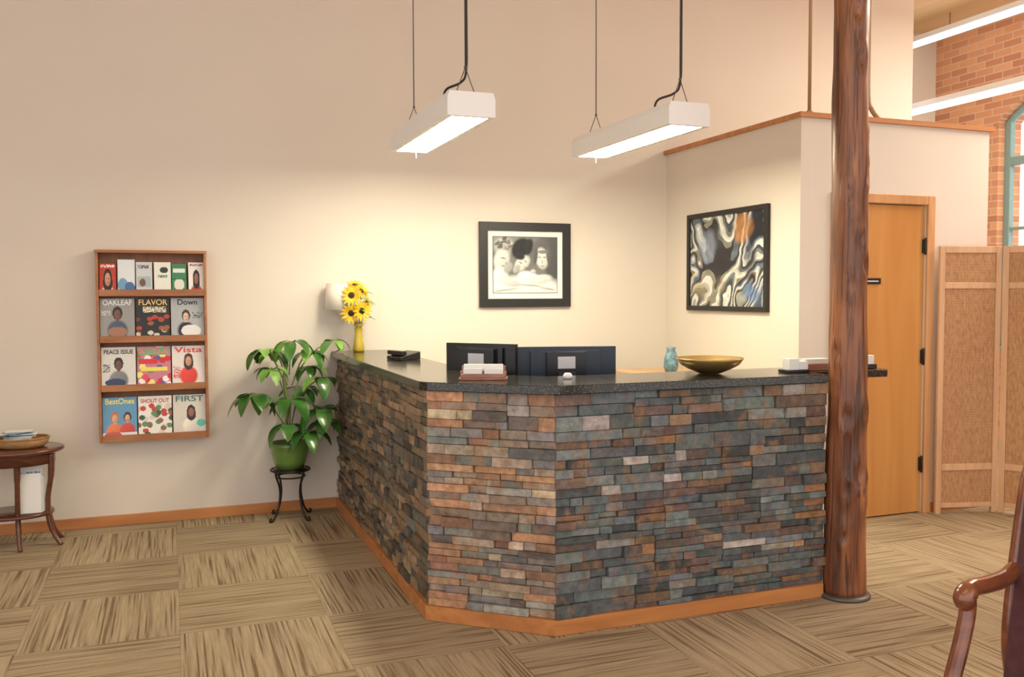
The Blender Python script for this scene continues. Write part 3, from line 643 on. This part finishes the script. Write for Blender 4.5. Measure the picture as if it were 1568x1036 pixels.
# ------------------------------------------------------------ monitors etc.
M_mon=plain('monitor_plastic',(.015,.028,.05),.35); M_mon2=plain('monitor_plastic_dark',(.008,.009,.012),.3); M_lab=plain('label_white',(.6,.62,.66),.5); M_scr=plain('screen_glass',(.02,.02,.02),.1)
def monitor(nm,x,y,w,h,zt,rot,m):
    b=B(); Mx=Matrix.Translation((x,y,0))@Matrix.Rotation(rot,4,'Z'); z0=zt-h
    b.box((-w/2,-.012,z0),(w/2,.018,zt),m,Mx); b.box((-w/2+.015,.018,z0+.015),(w/2-.015,.019,zt-.015),M_scr,Mx)
    b.box((-w*.34,-.03,z0+.05),(w*.34,-.012,zt-.02),m,Mx)
    b.box((-.10,-.055,z0+h*.28),(.10,-.03,zt-.025),M_mon2,Mx); b.box((-.045,-.058,z0+h*.66),(.045,-.055,z0+h*.85),M_lab,Mx)
    b.box((-.045,-.085,.765),(.045,-.05,z0+h*.6),m,Mx); b.box((-.13,-.14,.751),(.13,.06,.766),m,Mx)
    b.done(nm,.004)
monitor('computer_monitor',.81,-2.04,.53,.32,1.205,math.radians(-14),M_mon)
monitor('computer_monitor',.395,-1.93,.40,.32,1.225,math.radians(-48),M_mon2)
M_hw=wood('card_holder_wood',(.28,.12,.08),(.42,.22,.15),'x',20,.1,.4)
ch=math.radians(-22); Mx=Matrix.Translation((.245,-2.40,1.087))@Matrix.Rotation(ch,4,'Z')
b=B(); b.box((-.11,-.03,0),(.11,.05,.010),M_hw,Mx); b.box((-.10,-.024,.010),(.10,-.018,.028),M_hw,Mx)
b.box((-.09,-.014,.010),(-.005,-.004,.052),M_paper,Mx); b.box((.005,-.014,.010),(.09,-.004,.050),M_paper,Mx)
b.box((-.105,.0,.010),(.105,.006,.040),M_hw,Mx); b.box((-.09,.010,.010),(.09,.020,.070),M_paper,Mx); b.box((-.10,.024,.010),(.10,.032,.062),M_hw,Mx)
b.done('business_card_holder',.0015)
b=B(); b.lathe([(.001,1.087),(.02,1.087),(.022,1.10),(.015,1.112),(.001,1.114)],(.62,-2.5,0),M_white,16); b.done('small_white_dish')
M_brz=plain('bronze_bowl',(.55,.38,.15),.28,metal=.8)
b=B(); b.lathe([(.001,1.088),(.05,1.088),(.06,1.092),(.10,1.108),(.14,1.13),(.162,1.158),(.160,1.164),(.135,1.139),(.095,1.116),(.05,1.10),(.001,1.097)],(1.365,-2.52,0),M_brz,40); b.done('bronze_bowl')
M_cred=wood('credenza_wood',(.45,.28,.14),(.6,.4,.22),'y',8,.1,.4)
b=B(); b.box((1.9,-1.45,0),(2.55,-.45,.90),M_cred); b.box((1.87,-1.48,.90),(2.575,-.42,.93),M_cred)
for k in range(3): b.box((1.893,-1.40,.06+k*.28),(1.9,-.5,.32+k*.28),M_cred); b.tube([(1.88,-1.0,.2+k*.28),(1.88,-.9,.2+k*.28)],.006,M_steel)
b.done('credenza',.004)
M_blue=plain('blue_ceramic',(.12,.22,.27),.3,noise=.6,nscale=25)
b=B(); b.lathe([(.001,.931),(.035,.931),(.05,.98),(.048,1.03),(.036,1.07),(.026,1.09),(.033,1.11),(.028,1.11),(.001,1.09)],(2.10,-.92,0),M_blue,24); b.done('blue_vase')
b=B(); Mx=Matrix.Translation((.22,-1.0,1.087))@Matrix.Rotation(.3,4,'Z')
b.prism([(-.07,0),(.07,0),(.07,.05),(-.07,.02)],-.08,.08,M_black,Mx@Matrix.Rotation(math.pi/2,4,'X')); b.box((-.065,-.08,.03),(-.025,.08,.055),M_black,Mx)
b.done('desk_phone',.004)
b=B(); b.box((1.72,-2.66,1.087),(1.85,-2.58,1.10),M_black); b.box((1.73,-2.655,1.10),(1.79,-2.60,1.155),M_paper); b.box((1.795,-2.65,1.10),(1.845,-2.60,1.14),M_paper); b.done('business_card_tray',.002)
b=B(); b.box((1.87,-2.60,1.087),(2.03,-2.52,1.12),M_hw); b.box((1.88,-2.59,1.12),(2.02,-2.53,1.145),M_paper); b.done('note_box',.002)
b=B(); b.box((2.20,-2.62,1.087),(2.30,-2.54,1.11),M_black); b.box((2.21,-2.61,1.11),(2.29,-2.56,1.155),M_paper); b.done('brochure_holder',.002)

# ------------------------------------------------------------ folding screen
M_sfr=wood('screen_frame_wood',(.60,.35,.19),(.74,.46,.27),'z',14,.1,.45)
def weave():
    m,t,bb=nt('woven_panel'); tc=N(t,'ShaderNodeTexCoord')
    mp=N(t,'ShaderNodeMapping'); mp.inputs['Scale'].default_value=(90,90,26); t.links.new(tc.outputs['Object'],mp.inputs['Vector'])
    n=N(t,'ShaderNodeTexNoise'); n.inputs['Scale'].default_value=1; n.inputs['Detail'].default_value=2; t.links.new(mp.outputs[0],n.inputs['Vector'])
    w=N(t,'ShaderNodeTexWave',bands_direction='Z'); w.inputs['Scale'].default_value=28; w.inputs['Distortion'].default_value=1.5
    t.links.new(tc.outputs['Object'],w.inputs['Vector'])
    ad=N(t,'ShaderNodeMath',operation='MULTIPLY_ADD'); ad.inputs[1].default_value=.45; t.links.new(w.outputs['Fac'],ad.inputs[0]); t.links.new(n.outputs['Fac'],ad.inputs[2])
    r=N(t,'ShaderNodeValToRGB'); e=r.color_ramp.elements; e[0].position=.4; e[0].color=(.33,.16,.07,1); e[1].position=.95; e[1].color=(.60,.34,.17,1)
    t.links.new(ad.outputs[0],r.inputs['Fac']); t.links.new(r.outputs['Color'],bb.inputs['Base Color']); sset(bb,'Roughness',.8)
    bp=N(t,'ShaderNodeBump'); bp.inputs['Strength'].default_value=.4; bp.inputs['Distance'].default_value=.004; t.links.new(ad.outputs[0],bp.inputs['Height']); t.links.new(bp.outputs[0],bb.inputs['Normal'])
    return m
M_wv=weave()
b=B()
def panel(P,Q):
    P=Vector((*P,0));Q=Vector((*Q,0)); d=Q-P;L=d.length; Mx=Matrix.Translation(P)@Matrix.Rotation(math.atan2(d.y,d.x),4,'Z'); H_=1.78; s=.038
    b.box((0,-.012,.0),(s,.012,H_),M_sfr,Mx); b.box((L-s,-.012,.0),(L,.012,H_),M_sfr,Mx)
    for z,h in ((.04,.03),(.29,.045),(1.50,.04),(H_-.045,.045)): b.box((s,-.012,z),(L-s,.012,z+h),M_sfr,Mx)
    b.box((s,-.004,.06),(L-s,.004,H_-.02),M_wv,Mx)
panel((3.67,-1.68),(4.09,-1.79)); panel((4.10,-1.80),(4.30,-2.17)); panel((4.31,-2.18),(4.70,-2.32))
b.done('folding_screen',.003)

# ------------------------------------------------------------ armchair
M_chw=wood('chair_wood',(.13,.035,.015),(.26,.08,.03),'x',12,.15,.2,coat=.6); M_uph=plain('burgundy_upholstery',(.07,.012,.015),.6,noise=.3,nscale=40)
F0=Vector((.914,-4.465,0)); u=Vector((-.954,-.298,0)); w=Vector((.298,-.954,0))
def cp(f,s,z): return F0+u*f+w*s+Vector((0,0,z))
b=B(); q=-.09
for s in (0,.54):
    b.tube(smooth_path([cp(.0,s,.635),cp(.012,s,.655),cp(-.03,s,.672),cp(-.12,s,.664),cp(-.22,s,.66),cp(-.30,s,.675)],6),[.024]*3+[.028]*8+[.024]*20,M_chw,12)
    b.tube(smooth_path([cp(-.01,s,.655),cp(-.005,s,.60),cp(.03,s,.52),cp(.08,s,.42),cp(.09,s,.30)],6),.022,M_chw,12)
    b.tube(smooth_path([cp(.09,s,.36),cp(.09,s,.2),cp(.10,s,.0)],5),[.026]*4+[.022]*7,M_chw,12)
    b.tube(smooth_path([cp(-.48,s,.0),cp(-.37,s,.2),cp(-.28,s,.42),cp(-.29,s,.6),cp(-.36,s,.88),cp(-.41,s,.98)],5),.024,M_chw,12)
    b.tube([cp(.09,s,.38+q),cp(-.30,s,.38+q)],.022,M_chw,10)
b.tube([cp(-.41,0,.98),cp(-.42,.27,1.0),cp(-.41,.54,.98)],.024,M_chw,10); b.tube([cp(.09,0,.38+q),cp(.09,.54,.38+q)],.022,M_chw,10)
def quadbox(c,m):
    b.add(c,[(0,3,2,1),(4,5,6,7),(0,1,5,4),(1,2,6,5),(2,3,7,6),(3,0,4,7)],m)
quadbox([cp(.10,.02,.39+q),cp(.10,.52,.39+q),cp(-.30,.52,.39+q),cp(-.30,.02,.39+q),cp(.09,.03,.465+q),cp(.09,.51,.465+q),cp(-.29,.51,.455+q),cp(-.29,.03,.455+q)],M_uph)
quadbox([cp(-.21,.01,.38),cp(-.21,.53,.38),cp(-.29,.53,.38),cp(-.29,.01,.38),cp(-.34,.01,.97),cp(-.34,.53,.97),cp(-.42,.53,.97),cp(-.42,.01,.97)],M_uph)
b.done('armchair',.008)

# ------------------------------------------------------------ lights
wd=bpy.data.worlds.new('World'); S.world=wd; wd.use_nodes=True
wd.node_tree.nodes['Background'].inputs[0].default_value=(1,.955,.94,1); wd.node_tree.nodes['Background'].inputs[1].default_value=1.72
def area(nm,loc,rot,sx,sy,p,col):
    l=bpy.data.lights.new(nm,'AREA'); l.shape='RECTANGLE'; l.size=sx;l.size_y=sy;l.energy=p;l.color=col
    o=bpy.data.objects.new(nm,l); o.location=loc;o.rotation_euler=rot; S.collection.objects.link(o); return o
area('lounge_fill_light',(-.5,-5.6,4.1),(0,0,0),3,1.5,25,(1,.92,.87))  # added fill to tune the ambient level, not an actual ceiling fixture
area('hall_fill_light',(5.6,-2.6,3.9),(0,0,0),1.0,2.5,170,(1,.92,.76))  # extra fill added to brighten hall brick and nearby floor, no fixture here

# ------------------------------------------------------------ camera
f=1385.99;pitch=.0490;roll=.0036;yaw=.3611
fw=Vector((math.sin(yaw)*math.cos(pitch),math.cos(yaw)*math.cos(pitch),-math.sin(pitch)))
rt=Vector((math.cos(yaw),-math.sin(yaw),0)); up=rt.cross(fw)
r2=rt*math.cos(roll)-up*math.sin(roll); u2=up*math.cos(roll)+rt*math.sin(roll)
cam=bpy.data.cameras.new('Camera'); co=bpy.data.objects.new('Camera',cam); S.collection.objects.link(co)
cam.sensor_width=36; cam.lens=36*f/1568; cam.sensor_fit='HORIZONTAL'
co.matrix_world=Matrix(((r2.x,u2.x,-fw.x,-1.0818),(r2.y,u2.y,-fw.y,-6.284),(r2.z,u2.z,-fw.z,1.4746),(0,0,0,1)))
S.camera=co
